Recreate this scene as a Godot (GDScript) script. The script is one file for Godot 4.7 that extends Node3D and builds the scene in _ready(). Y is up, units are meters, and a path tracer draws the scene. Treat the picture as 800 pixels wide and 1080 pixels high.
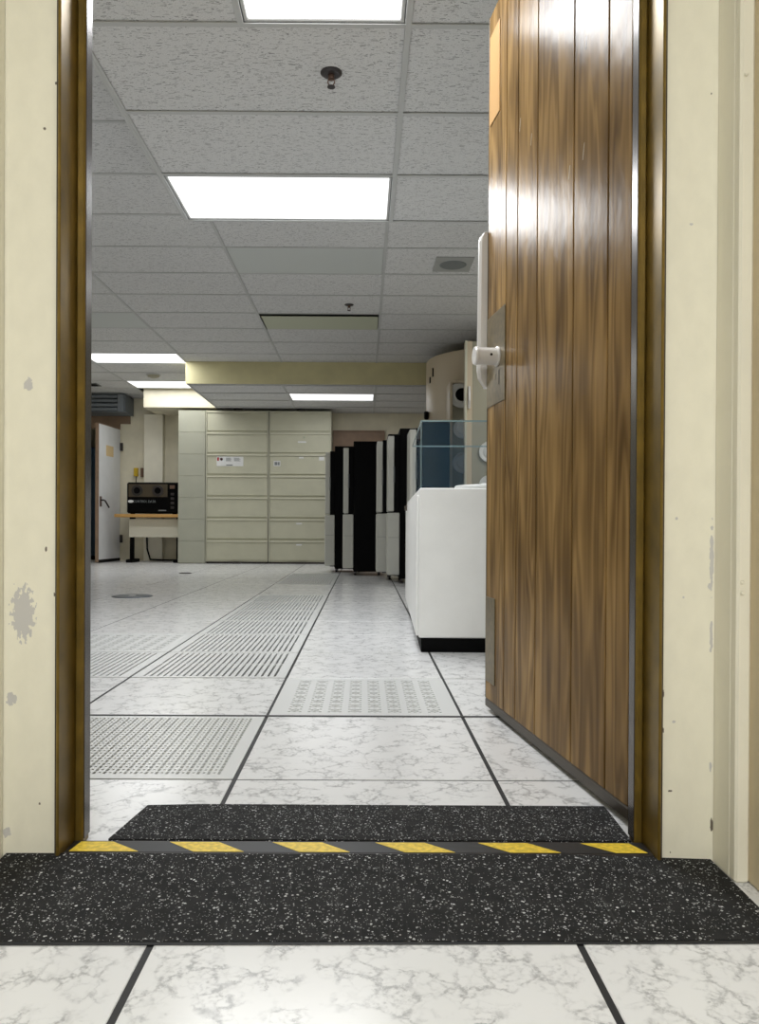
extends Node3D
# Lengths are metres. "f" below means metres forward of the camera, so Godot z = -f.

const LOW := 2.417      # lowered ceiling by the doorway and over the shelving
const HIGH := 2.695     # main ceiling
const W := 0.6096       # raised-floor panel
const X0 := -0.2985     # a floor joint in x
const F0 := 1.8227      # a floor joint in f
const XL := -5.1753     # left room wall
const XR := 2.7495      # right room wall
var M := {}
var used := {}
var rng := RandomNumberGenerator.new()

# ------------------------------------------------------------------ helpers
func numbered(called: String) -> String:
	if not used.has(called):
		used[called] = 0
		return called
	used[called] += 1
	return "%s_%03d" % [called, used[called]]

func thing(called: String, label: String, category: String, x: float, y: float, f: float, group := "") -> Node3D:
	var o := Node3D.new()
	o.name = numbered(called)
	add_child(o)
	o.position = Vector3(x, y, -f)
	o.set_meta("label", label)
	o.set_meta("category", category)
	if group != "":
		o.set_meta("group", group)
	return o

func structure(called: String) -> Node3D:
	var o := Node3D.new()
	o.name = numbered(called)
	add_child(o)
	o.set_meta("kind", "structure")
	return o

func origin_of(n) -> Vector3:
	var p := Vector3.ZERO
	while n != null and n != self:
		p += n.position
		n = n.get_parent()
	return p

func put(parent, called: String, mesh: Mesh, m: Material, at := Vector3.ZERO) -> MeshInstance3D:
	# at: place in the room, as if no parent were turned
	var o := MeshInstance3D.new()
	o.name = called
	o.mesh = mesh
	o.material_override = m
	parent.add_child(o, true)
	o.position = at - origin_of(parent)
	return o

func newst() -> SurfaceTool:
	var st := SurfaceTool.new()
	st.begin(Mesh.PRIMITIVE_TRIANGLES)
	return st

func tri(st: SurfaceTool, a: Vector3, b: Vector3, c: Vector3, out: Vector3, ua := Vector2.ZERO, ub := Vector2.ZERO, uc := Vector2.ZERO) -> void:
	var n := (c - a).cross(b - a)      # clockwise front
	if n.length_squared() < 1e-18:
		return
	n = n.normalized()
	if n.dot(out) < 0.0:
		n = -n
		var t := b
		b = c
		c = t
		var u := ub
		ub = uc
		uc = u
	for k in 3:
		st.set_normal(n)
		st.set_uv([ua, ub, uc][k])
		st.add_vertex([a, b, c][k])

func quad(st: SurfaceTool, a: Vector3, b: Vector3, c: Vector3, d: Vector3, out: Vector3) -> void:
	tri(st, a, b, c, out)
	tri(st, a, c, d, out)

func cbox(st: SurfaceTool, lo: Vector3, hi: Vector3, bev := 0.0) -> void:
	# box with chamfered edges; planar uv in metres
	var mid := (lo + hi) * 0.5
	var hs := (hi - lo) * 0.5
	bev = minf(bev, minf(hs.x, minf(hs.y, hs.z)) * 0.9)
	var P := {}
	for sx in [-1, 1]:
		for sy in [-1, 1]:
			for sz in [-1, 1]:
				var s := Vector3(sx, sy, sz)
				for ax in 3:
					var v := hs - Vector3(bev, bev, bev)
					v[ax] = hs[ax]
					P[[sx, sy, sz, ax]] = mid + v * s
	for ax in 3:
		var b1: int = (ax + 1) % 3
		var b2: int = (ax + 2) % 3
		for s in [-1, 1]:
			var q := []
			for pr in [[-1, -1], [1, -1], [1, 1], [-1, 1]]:
				var k := [0, 0, 0]
				k[ax] = s
				k[b1] = pr[0]
				k[b2] = pr[1]
				q.append(P[[k[0], k[1], k[2], ax]])
			var n := Vector3.ZERO
			n[ax] = s
			var uv := []
			for v in q:
				uv.append(Vector2(v.z, v.y) if ax == 0 else (Vector2(v.x, v.z) if ax == 1 else Vector2(v.x, v.y)))
			tri(st, q[0], q[1], q[2], n, uv[0], uv[1], uv[2])
			tri(st, q[0], q[2], q[3], n, uv[0], uv[2], uv[3])
	if bev <= 0.0:
		return
	for ax in 3:
		var b1: int = (ax + 1) % 3
		var b2: int = (ax + 2) % 3
		for s1 in [-1, 1]:
			for s2 in [-1, 1]:
				var ka := [0, 0, 0]
				ka[ax] = -1
				ka[b1] = s1
				ka[b2] = s2
				var kb := ka.duplicate()
				kb[ax] = 1
				var n := Vector3.ZERO
				n[b1] = s1
				n[b2] = s2
				quad(st, P[[ka[0], ka[1], ka[2], b1]], P[[kb[0], kb[1], kb[2], b1]], P[[kb[0], kb[1], kb[2], b2]], P[[ka[0], ka[1], ka[2], b2]], n)
	for sx in [-1, 1]:
		for sy in [-1, 1]:
			for sz in [-1, 1]:
				tri(st, P[[sx, sy, sz, 0]], P[[sx, sy, sz, 1]], P[[sx, sy, sz, 2]], Vector3(sx, sy, sz))

var box_cache := {}
func box_mesh(size: Vector3, bev: float) -> Mesh:
	var key := "%.4f %.4f %.4f %.4f" % [size.x, size.y, size.z, bev]
	if not box_cache.has(key):
		var st := newst()
		cbox(st, -size * 0.5, size * 0.5, bev)
		box_cache[key] = st.commit()
	return box_cache[key]

func B(parent, called: String, x0: float, x1: float, y0: float, y1: float, f0: float, f1: float, m: Material, bev := 0.002) -> MeshInstance3D:
	var size := Vector3(x1 - x0, y1 - y0, f1 - f0)
	return put(parent, called, box_mesh(size, bev), m, Vector3((x0 + x1) * 0.5, (y0 + y1) * 0.5, -(f0 + f1) * 0.5))

func lathe_mesh(profile: Array, seg := 32, turn := Basis.IDENTITY) -> Mesh:
	# profile: [radius, height] pairs, spun round y, then turned
	var st := newst()
	for i in profile.size() - 1:
		var p = profile[i]
		var q = profile[i + 1]
		var n2 := Vector2(q[1] - p[1], -(q[0] - p[0])).normalized()
		for s in seg:
			var a0 := TAU * s / seg
			var a1 := TAU * (s + 1) / seg
			var c0 := Vector3(cos(a0), 0, sin(a0))
			var c1 := Vector3(cos(a1), 0, sin(a1))
			var v := [turn * (c0 * p[0] + Vector3(0, p[1], 0)), turn * (c1 * p[0] + Vector3(0, p[1], 0)), turn * (c1 * q[0] + Vector3(0, q[1], 0)), turn * (c0 * q[0] + Vector3(0, q[1], 0))]
			var nn := [turn * (c0 * n2.x + Vector3(0, n2.y, 0)), turn * (c1 * n2.x + Vector3(0, n2.y, 0))]
			var order := [0, 1, 2, 0, 2, 3]
			var nor := [nn[0], nn[1], nn[1], nn[0], nn[1], nn[0]]
			if ((v[2] - v[0]) as Vector3).cross(v[1] - v[0]).dot(nn[0]) + ((v[3] - v[0]) as Vector3).cross(v[2] - v[0]).dot(nn[0]) < 0.0:
				order = [0, 2, 1, 0, 3, 2]
				nor = [nn[0], nn[1], nn[1], nn[0], nn[0], nn[1]]
			for k in 6:
				st.set_normal(nor[k])
				st.set_uv(Vector2(float(s) / seg, p[1]))
				st.add_vertex(v[order[k]])
	return st.commit()

func disc_profile(r: float, t: float, bev := 0.003) -> Array:
	return [[0.0, 0.0], [r - bev, 0.0], [r, bev], [r, t - bev], [r - bev, t], [0.0, t]]

func tube_mesh(pts: Array, r: float, seg := 8) -> Mesh:
	var st := newst()
	var rings := []
	for i in pts.size():
		var d: Vector3 = (pts[mini(i + 1, pts.size() - 1)] - pts[maxi(i - 1, 0)]).normalized()
		var u := d.cross(Vector3(0.13, 0.97, 0.21)).normalized()
		var v := d.cross(u)
		var ring := []
		for s in seg:
			ring.append([pts[i] + (u * cos(TAU * s / seg) + v * sin(TAU * s / seg)) * r, u * cos(TAU * s / seg) + v * sin(TAU * s / seg)])
		rings.append(ring)
	for i in pts.size() - 1:
		for s in seg:
			var a = rings[i][s]
			var b = rings[i][(s + 1) % seg]
			var c = rings[i + 1][(s + 1) % seg]
			var d = rings[i + 1][s]
			quad(st, a[0], b[0], c[0], d[0], a[1] + b[1])
	for e in [0, pts.size() - 1]:
		var out: Vector3 = (pts[0] - pts[1]) if e == 0 else (pts[-1] - pts[-2])
		for s in range(1, seg - 1):
			tri(st, rings[e][0][0], rings[e][s][0], rings[e][s + 1][0], out)
	return st.commit()

func poly_mesh(outline: Array, bottom: float, lift) -> Mesh:
	# a convex outline of [x, f, top height]; a thin solid with that top
	var st := newst()
	var c := Vector3.ZERO
	for p in outline:
		c += Vector3(p[0], p[2], -p[1])
	c /= outline.size()
	for i in outline.size():
		var p = outline[i]
		var q = outline[(i + 1) % outline.size()]
		var a := Vector3(p[0], p[2], -p[1])
		var b := Vector3(q[0], q[2], -q[1])
		var a2 := Vector3(a.x, bottom, a.z)
		var b2 := Vector3(b.x, bottom, b.z)
		if i > 0 and i < outline.size() - 1:
			var o = outline[0]
			tri(st, Vector3(o[0], o[2], -o[1]), a, b, Vector3.UP)
			tri(st, Vector3(o[0], bottom, -o[1]), a2, b2, Vector3.DOWN)
		quad(st, a, b, b2, a2, (a + b) * 0.5 - c + Vector3(0, -((a + b) * 0.5 - c).y, 0))
	return st.commit()

# ------------------------------------------------------------------ textures
func tex(img: Image) -> ImageTexture:
	img.generate_mipmaps()
	return ImageTexture.create_from_image(img)

func noise(kind: int, freq: float, sd: int, oct := 3, warp := 0.0) -> FastNoiseLite:
	var n := FastNoiseLite.new()
	n.noise_type = kind
	n.frequency = freq
	n.seed = sd
	n.fractal_octaves = oct
	n.fractal_type = FastNoiseLite.FRACTAL_FBM if oct > 1 else FastNoiseLite.FRACTAL_NONE
	if warp > 0.0:
		n.domain_warp_enabled = true
		n.domain_warp_amplitude = warp
		n.domain_warp_frequency = 0.012
		n.domain_warp_fractal_octaves = 4
	return n

func bytes_of(n: FastNoiseLite, w: int, h: int, sw := 0, sh := 0) -> PackedByteArray:
	var im := n.get_image(sw if sw > 0 else w, sh if sh > 0 else h)
	im.convert(Image.FORMAT_L8)
	if sw > 0 or sh > 0:
		im.resize(w, h, Image.INTERPOLATE_CUBIC)
	return im.get_data()

func marble_texture() -> ImageTexture:
	var s := 1400
	var c := noise(FastNoiseLite.TYPE_CELLULAR, 0.028, 11, 1, 42.0)
	c.cellular_return_type = FastNoiseLite.RETURN_DISTANCE2_SUB
	var a := bytes_of(c, s, s)
	var c2 := noise(FastNoiseLite.TYPE_CELLULAR, 0.06, 23, 1, 26.0)
	c2.cellular_return_type = FastNoiseLite.RETURN_DISTANCE2_SUB
	var a2 := bytes_of(c2, s, s)
	var b := bytes_of(noise(FastNoiseLite.TYPE_SIMPLEX, 0.012, 5, 4), s, s)
	var d := bytes_of(noise(FastNoiseLite.TYPE_SIMPLEX, 0.11, 8, 3), s, s)
	var out := PackedByteArray()
	out.resize(s * s * 3)
	for i in s * s:
		var v := clampf(1.0 - a[i] / 36.0, 0.0, 1.0)
		var v2 := clampf(1.0 - a2[i] / 44.0, 0.0, 1.0)
		var m := clampf((b[i] - 82.0) / 70.0, 0.0, 1.0)
		var g := d[i] / 255.0
		var dark := v * m * (0.45 + 0.75 * g) + v2 * m * 0.5 * g
		var blot := clampf((b[i] - 150.0) / 60.0, 0.0, 1.0) * clampf((g - 0.5) * 4.0, 0.0, 1.0)
		dark = minf(dark + blot * 0.4, 1.0)
		out[i * 3] = int(238 - 56 * dark)
		out[i * 3 + 1] = int(238 - 56 * dark)
		out[i * 3 + 2] = int(238 - 55 * dark)
	return tex(Image.create_from_data(s, s, false, Image.FORMAT_RGB8, out))

func fissure_texture() -> ImageTexture:
	var s := 1024
	var b := bytes_of(noise(FastNoiseLite.TYPE_SIMPLEX, 0.2, 31, 2), s, s)
	for i in s * s:
		b[i] = 220 + int((b[i] - 128) * 0.13)
	rng.seed = 71
	for k in 7600:
		var x := rng.randf() * s
		var y := rng.randf() * s
		var n := int(rng.randf_range(3, 9)) if rng.randf() < 0.72 else int(rng.randf_range(9, 24))
		var dark := rng.randf_range(0.58, 0.86)
		var th := 1 + int(rng.randf() * 2.4)
		var slope := rng.randf_range(-0.25, 0.25)
		for t in n:
			y += slope + rng.randf_range(-0.35, 0.35)
			for q in th:
				var px := posmod(int(x) + t, s)
				var py := posmod(int(y) + q, s)
				b[py * s + px] = mini(b[py * s + px], int(220 * dark))
	return tex(Image.create_from_data(s, s, false, Image.FORMAT_L8, b))

func speckle_texture() -> ImageTexture:
	var s := 1024
	var b := bytes_of(noise(FastNoiseLite.TYPE_SIMPLEX, 0.25, 41, 3), s, s)
	var d := bytes_of(noise(FastNoiseLite.TYPE_SIMPLEX, 0.006, 43, 3), s, s)
	for i in s * s:
		b[i] = 40 + int((b[i] - 128) * 0.12 + (d[i] - 128) * 0.06)
	rng.seed = 72
	for k in 4300:
		var cx := rng.randi() % s
		var cy := rng.randi() % s
		var big := rng.randf()
		var ra := rng.randf_range(1.2, 3.4) if big < 0.8 else rng.randf_range(3.4, 7.0)
		var rb := ra * rng.randf_range(0.45, 0.95)
		var an := rng.randf() * PI
		var tone := int(rng.randf_range(85, 150)) if rng.randf() < 0.4 else int(rng.randf_range(160, 228))
		var R := int(ra) + 1
		for y in range(-R, R + 1):
			for x in range(-R, R + 1):
				var u := (x * cos(an) + y * sin(an)) / ra
				var v := (-x * sin(an) + y * cos(an)) / rb
				if absf(u) + absf(v) * 0.6 < 1.0 and u * u + v * v < 1.0:
					b[posmod(cy + y, s) * s + posmod(cx + x, s)] = tone
	return tex(Image.create_from_data(s, s, false, Image.FORMAT_L8, b))

const PLANKS := [0.0, 0.111, 0.297, 0.543, 0.706, 0.814, 1.0]
func wood_texture() -> ImageTexture:
	# u: 0..1 m along the leaf from the hinge, v: 0..2.25 m of height
	var w := 1024
	var h := 2048
	var fine := bytes_of(noise(FastNoiseLite.TYPE_SIMPLEX, 0.22, 51, 2), w, h, w, 24)
	var mid := bytes_of(noise(FastNoiseLite.TYPE_SIMPLEX, 0.014, 52, 2), w, h, w, 150)
	var patch := bytes_of(noise(FastNoiseLite.TYPE_SIMPLEX, 0.006, 53, 3), w, h, w, 520)
	var warp := bytes_of(noise(FastNoiseLite.TYPE_SIMPLEX, 0.005, 54, 2), w, h, w, 620)
	var out := PackedByteArray()
	out.resize(w * h * 3)
	var centre := [0.02, 0.20, 0.405, 0.66, 0.74, 0.93]
	var peak := [0.4, 1.35, 1.05, 0.3, 0.9, 1.6]
	var tight := [30.0, 21.0, 18.0, 24.0, 30.0, 24.0]
	var tone := [1.0, 0.98, 0.97, 1.05, 0.92, 1.06]
	for x in w:
		var s := float(x) / w
		var p := 0
		while p < 5 and s >= PLANKS[p + 1]:
			p += 1
		for y in h:
			var i := y * w + x
			var hy := 2.25 * (1.0 - float(y) / h)
			var dx: float = s - centre[p] + (warp[i] - 128) / 128.0 * 0.035
			var dy: float = (hy - peak[p]) * 0.085
			var d: float = sqrt(dx * dx + dy * dy) * tight[p] + (mid[i] - 128) / 128.0 * 0.6
			var ring: float = d - floor(d)
			ring = smoothstep(0.0, 0.6, ring) * (1.0 - smoothstep(0.6, 1.0, ring))
			var g: float = 0.24 * ring + 0.40 * patch[i] / 255.0 + 0.20 * mid[i] / 255.0 + 0.07 * fine[i] / 255.0
			g = clampf((g - 0.12) / 0.68, 0.0, 1.0) * tone[p]
			out[i * 3] = int(clampf(lerpf(92, 174, g), 0, 255))
			out[i * 3 + 1] = int(clampf(lerpf(69, 140, g), 0, 255))
			out[i * 3 + 2] = int(clampf(lerpf(38, 90, g), 0, 255))
	# dents and pale scratches, [s, height, length, slant]
	for m in [[0.23, 1.685, 0.03, 0.1, 0.55], [0.69, 1.734, 0.035, 0.35, 1.6], [0.595, 1.646, 0.03, 0.4, 1.8], [0.242, 1.446, 0.035, 0.4, 1.5], [0.325, 1.436, 0.03, 0.4, 1.6], [0.568, 1.428, 0.022, 0.2, 1.7]]:
		for t in 60:
			var q: float = t / 60.0 - 0.5
			var px := int((m[0] + q * m[2] * m[3] * 0.6) * w)
			var py := int((1.0 - (m[1] - q * m[2]) / 2.25) * h)
			for k in range(-2, 3):
				for ch in 3:
					var i: int = (py * w + clampi(px + k, 0, w - 1)) * 3 + ch
					out[i] = int(lerpf(out[i], [186, 176, 158][ch], 0.55)) if m[4] > 1.0 else int(out[i] * m[4])
	return tex(Image.create_from_data(w, h, false, Image.FORMAT_RGB8, out))

func bump_texture(freq: float, sd: int, strength: float) -> ImageTexture:
	var im := noise(FastNoiseLite.TYPE_SIMPLEX, freq, sd, 3).get_seamless_image(512, 512)
	im.convert(Image.FORMAT_RGBA8)
	im.bump_map_to_normal_map(strength)
	return tex(im)

func mottle_texture(sd: int, base: Color, amount: float, freq := 0.01) -> ImageTexture:
	var s := 512
	var im := noise(FastNoiseLite.TYPE_SIMPLEX, freq, sd, 5).get_seamless_image(s, s)
	im.convert(Image.FORMAT_L8)
	var b := im.get_data()
	var out := PackedByteArray()
	out.resize(s * s * 3)
	for i in s * s:
		var k := 1.0 + (b[i] - 128) / 128.0 * amount
		out[i * 3] = int(clampf(base.r8 * k, 0, 255))
		out[i * 3 + 1] = int(clampf(base.g8 * k, 0, 255))
		out[i * 3 + 2] = int(clampf(base.b8 * k, 0, 255))
	return tex(Image.create_from_data(s, s, false, Image.FORMAT_RGB8, out))

func painted_wall_texture(sd: int, x_from: float, x_to: float, marks: Array) -> ImageTexture:
	# cream paint over 0..2.0 m of height with chips and grey filler where the paint is gone
	var w := 160
	var h := 2000
	var a := bytes_of(noise(FastNoiseLite.TYPE_SIMPLEX, 0.012, sd, 4), w, h)
	var b := bytes_of(noise(FastNoiseLite.TYPE_SIMPLEX, 0.05, sd + 1, 3), w, h)
	var base := Color8(242, 237, 218)
	var out := PackedByteArray()
	out.resize(w * h * 3)
	for i in w * h:
		var k := 1.0 + (a[i] - 128) / 128.0 * 0.012
		out[i * 3] = int(minf(base.r8 * k, 255))
		out[i * 3 + 1] = int(minf(base.g8 * k, 255))
		out[i * 3 + 2] = int(minf(base.b8 * k, 255))
	for m in marks:      # [x, height, half width, half height, colour]
		var cx: float = (m[0] - x_from) / (x_to - x_from) * w
		var cy: float = (1.0 - m[1] / 2.0) * h
		var rx: float = m[2] / (x_to - x_from) * w
		var ry: float = m[3] / 2.0 * h
		for y in range(maxi(0, int(cy - ry * 1.6)), mini(h, int(cy + ry * 1.6) + 1)):
			for x in range(maxi(0, int(cx - rx * 1.6)), mini(w, int(cx + rx * 1.6) + 1)):
				var i: int = y * w + x
				var r: float = Vector2((x - cx) / maxf(rx, 0.6), (y - cy) / maxf(ry, 0.6)).length()
				if r + (b[i] - 128) / 128.0 * 0.45 < 1.0:
					var c: Color = m[4]
					out[i * 3] = c.r8
					out[i * 3 + 1] = c.g8
					out[i * 3 + 2] = c.b8
	return tex(Image.create_from_data(w, h, false, Image.FORMAT_RGB8, out))

func mat(c: Color, rough := 0.6, metal := 0.0) -> StandardMaterial3D:
	var m := StandardMaterial3D.new()
	m.albedo_color = c
	m.roughness = rough
	m.metallic = metal
	return m

func mat_tex(t: Texture2D, scale: float, rough := 0.6, world := true, metal := 0.0) -> StandardMaterial3D:
	var m := StandardMaterial3D.new()
	m.albedo_texture = t
	m.roughness = rough
	m.metallic = metal
	m.uv1_triplanar = true
	m.uv1_world_triplanar = world
	m.uv1_scale = Vector3(scale, scale, scale)
	return m

func materials() -> void:
	M.tile = mat_tex(marble_texture(), 1.0 / (3 * W), 0.21)
	M.tile.metallic_specular = 0.4
	M.tile.uv1_offset = Vector3(0.2985 / (3 * W), 0.0, F0 / (3 * W))
	M.void = mat(Color8(172, 170, 165), 0.9)
	M.joint = mat(Color8(26, 26, 27), 0.6)
	M.grate = mat(Color8(222, 223, 222), 0.3, 0.0)
	M.ceiling = mat_tex(fissure_texture(), 1.0 / 1.2192, 0.95)
	M.ceiling.uv1_offset = Vector3(1.066 / 1.2192, 0, 0.1)
	M.bar = mat(Color8(196, 197, 196), 0.6)
	M.rubber = mat_tex(speckle_texture(), 2.4, 0.75)
	M.rubber.metallic_specular = 0.25
	M.rubber_edge = mat(Color8(28, 29, 30), 0.6)
	M.yellow = mat_tex(mottle_texture(61, Color8(232, 200, 60), 0.12, 0.03), 4.0, 0.45)
	M.black_tape = mat(Color8(30, 30, 31), 0.45)
	M.wood = StandardMaterial3D.new()
	M.wood.albedo_texture = wood_texture()
	M.wood.roughness = 0.25
	M.wood.metallic_specular = 0.16
	M.wood.normal_enabled = true
	M.wood.normal_texture = bump_texture(0.03, 77, 2.0)
	M.wood.normal_scale = 0.08
	M.leaf_edge = mat(Color8(66, 58, 47), 0.4, 0.35)
	M.bronze = mat_tex(mottle_texture(62, Color8(120, 98, 42), 0.12, 0.012), 1.6, 0.36, true, 0.5)
	M.steel = mat_tex(mottle_texture(63, Color8(78, 72, 68), 0.06, 0.012), 1.6, 0.25, true, 0.6)
	M.plate = mat_tex(mottle_texture(64, Color8(112, 98, 68), 0.16, 0.02), 3.0, 0.35, true, 0.3)
	M.tan_plate = mat(Color8(200, 158, 104), 0.22)
	M.white_metal = mat(Color8(214, 210, 206), 0.35, 0.2)
	M.cream = mat_tex(mottle_texture(65, Color8(240, 235, 217), 0.015), 0.7, 0.55)
	M.room_wall = mat_tex(mottle_texture(66, Color8(228, 221, 198), 0.03), 0.5, 0.7)
	M.soffit = mat_tex(mottle_texture(67, Color8(212, 204, 160), 0.03), 0.5, 0.7)
	M.tan_wall = mat_tex(mottle_texture(68, Color8(212, 196, 164), 0.03), 0.5, 0.6)
	M.shelf = mat_tex(mottle_texture(69, Color8(192, 190, 168), 0.02), 0.6, 0.5)
	M.shelf_end = mat_tex(mottle_texture(70, Color8(172, 172, 156), 0.02), 0.6, 0.55)
	M.shelf_lip = mat(Color8(206, 204, 184), 0.45)
	M.console = mat_tex(mottle_texture(73, Color8(243, 243, 241), 0.012), 0.8, 0.45)
	M.black = mat(Color8(6, 6, 7), 0.6)
	M.black.metallic_specular = 0.2
	M.black_gloss = mat(Color8(6, 6, 7), 0.3)
	M.black_gloss.metallic_specular = 0.2
	M.offwhite = mat(Color8(200, 200, 192), 0.5)
	M.silo = mat(Color8(206, 190, 164), 0.42)
	M.silo_panel = mat(Color8(164, 160, 140), 0.5)
	M.reel = mat(Color8(232, 232, 228), 0.35)
	M.brown = mat_tex(mottle_texture(74, Color8(142, 118, 98), 0.06), 0.7, 0.6)
	M.grey_unit = mat(Color8(112, 118, 124), 0.5)
	M.door_white = mat_tex(mottle_texture(75, Color8(226, 227, 228), 0.02), 0.6, 0.5)
	M.paper = mat(Color8(222, 196, 148), 0.7)
	M.table_top = mat(Color8(198, 152, 88), 0.45)
	M.table_white = mat(Color8(218, 214, 196), 0.55)
	M.blue = mat(Color8(58, 84, 104), 0.5)
	M.sign = mat(Color8(222, 222, 220), 0.5)
	M.red = mat(Color8(176, 32, 38), 0.5)
	M.ink = mat(Color8(120, 124, 124), 0.6)
	M.green = mat(Color8(50, 130, 92), 0.5)
	M.yellow_box = mat(Color8(206, 172, 36), 0.5)
	M.dark_metal = mat(Color8(70, 66, 66), 0.35, 0.7)
	M.brass = mat(Color8(120, 96, 84), 0.35, 0.7)
	M.unlit_lens = mat(Color8(206, 210, 208), 0.5)
	M.dropped = mat(Color8(196, 200, 178), 0.6)
	M.reel_brown = mat(Color8(30, 26, 22), 0.5)
	M.amber = mat(Color8(66, 56, 40), 0.4)
	M.disc = mat(Color8(74, 86, 98), 0.3, 0.4)
	M.grey_plate = mat(Color8(166, 167, 164), 0.6)
	M.glass = StandardMaterial3D.new()
	M.glass.albedo_color = Color(0.35, 0.5, 0.6, 0.045)
	M.glass.transparency = BaseMaterial3D.TRANSPARENCY_ALPHA
	M.glass.roughness = 0.02
	M.glass.metallic_specular = 0.15
	M.glass_edge = mat(Color8(128, 150, 152), 0.15)
	M.lamp = mat(Color8(250, 250, 250), 0.5)
	M.lamp.emission_enabled = true
	M.lamp.emission = Color(1.0, 1.0, 1.0)
	M.lamp.emission_energy_multiplier = 1.2

# ------------------------------------------------------------------ lamps
func ceiling_light(label: String, x0: float, x1: float, f0: float, f1: float, y: float, energy: float) -> void:
	var cx := (x0 + x1) * 0.5
	var cf := (f0 + f1) * 0.5
	var t := thing("ceiling_light", label, "ceiling light", cx, y, cf, "recessed fluorescent ceiling lights")
	var g := 0.016
	B(t, "housing", x0 + g, x1 - g, y + 0.012, y + 0.07, f0 + g, f1 - g, M.bar)
	B(t, "diffuser", x0 + g + 0.014, x1 - g - 0.014, y + 0.004, y + 0.0115, f0 + g + 0.014, f1 - g - 0.014, M.lamp, 0.001)
	for s in [[x0 + g, x1 - g, f0 + g, f0 + g + 0.012], [x0 + g, x1 - g, f1 - g - 0.012, f1 - g], [x0 + g, x0 + g + 0.012, f0 + g, f1 - g], [x1 - g - 0.012, x1 - g, f0 + g, f1 - g]]:
		B(t, "frame", s[0], s[1], y + 0.001, y + 0.0115, s[2], s[3], M.bar, 0.001)
	var a := AreaLight3D.new()
	a.name = "lamp"
	a.area_size = Vector2(x1 - x0 - 2 * g - 0.03, f1 - f0 - 2 * g - 0.03)
	a.light_energy = energy
	a.light_color = Color(0.98, 0.99, 1.0)
	a.shadow_enabled = true
	a.rotation_degrees.x = -90
	t.add_child(a)
	a.position = Vector3(0, 0.002, 0)
	a.set("area_range", 30.0)

# ------------------------------------------------------------------ floor
func grate_mesh(columns: Array) -> Mesh:
	# columns: [x0, x1, [[z0, z1], ...]] strips across the tile; holes are open shafts
	var st := newst()
	var hw := (W - 0.008) * 0.5
	var dep := -0.03
	for c in columns:
		var z := -hw
		var holes: Array = c[2].duplicate()
		holes.append([hw, hw])
		for q in holes:
			if q[0] > z:
				quad(st, Vector3(c[0], 0, z), Vector3(c[1], 0, z), Vector3(c[1], 0, q[0]), Vector3(c[0], 0, q[0]), Vector3.UP)
			z = q[1]
			if q[1] > q[0]:
				quad(st, Vector3(c[0], 0, q[0]), Vector3(c[1], 0, q[0]), Vector3(c[1], dep, q[0]), Vector3(c[0], dep, q[0]), Vector3(0, 0, 1))
				quad(st, Vector3(c[0], 0, q[1]), Vector3(c[1], 0, q[1]), Vector3(c[1], dep, q[1]), Vector3(c[0], dep, q[1]), Vector3(0, 0, -1))
				quad(st, Vector3(c[0], 0, q[0]), Vector3(c[0], 0, q[1]), Vector3(c[0], dep, q[1]), Vector3(c[0], dep, q[0]), Vector3(1, 0, 0))
				quad(st, Vector3(c[1], 0, q[0]), Vector3(c[1], 0, q[1]), Vector3(c[1], dep, q[1]), Vector3(c[1], dep, q[0]), Vector3(-1, 0, 0))
	var x0: float = columns[0][0]
	var x1: float = columns[-1][1]
	for s in [-1, 1]:
		quad(st, Vector3(x0, 0, s * hw), Vector3(x1, 0, s * hw), Vector3(x1, dep, s * hw), Vector3(x0, dep, s * hw), Vector3(0, 0, s))
	quad(st, Vector3(x0, 0, -hw), Vector3(x0, 0, hw), Vector3(x0, dep, hw), Vector3(x0, dep, -hw), Vector3(-1, 0, 0))
	quad(st, Vector3(x1, 0, -hw), Vector3(x1, 0, hw), Vector3(x1, dep, hw), Vector3(x1, dep, -hw), Vector3(1, 0, 0))
	return st.commit()

func fill_columns(strips: Array) -> Array:
	# puts solid strips between the given ones
	var e := (W - 0.010) * 0.5
	var out := []
	var x := -e
	for s in strips:
		if s[0] > x + 1e-6:
			out.append([x, s[0], []])
		out.append(s)
		x = s[1]
	out.append([x, e, []])
	return out

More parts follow.
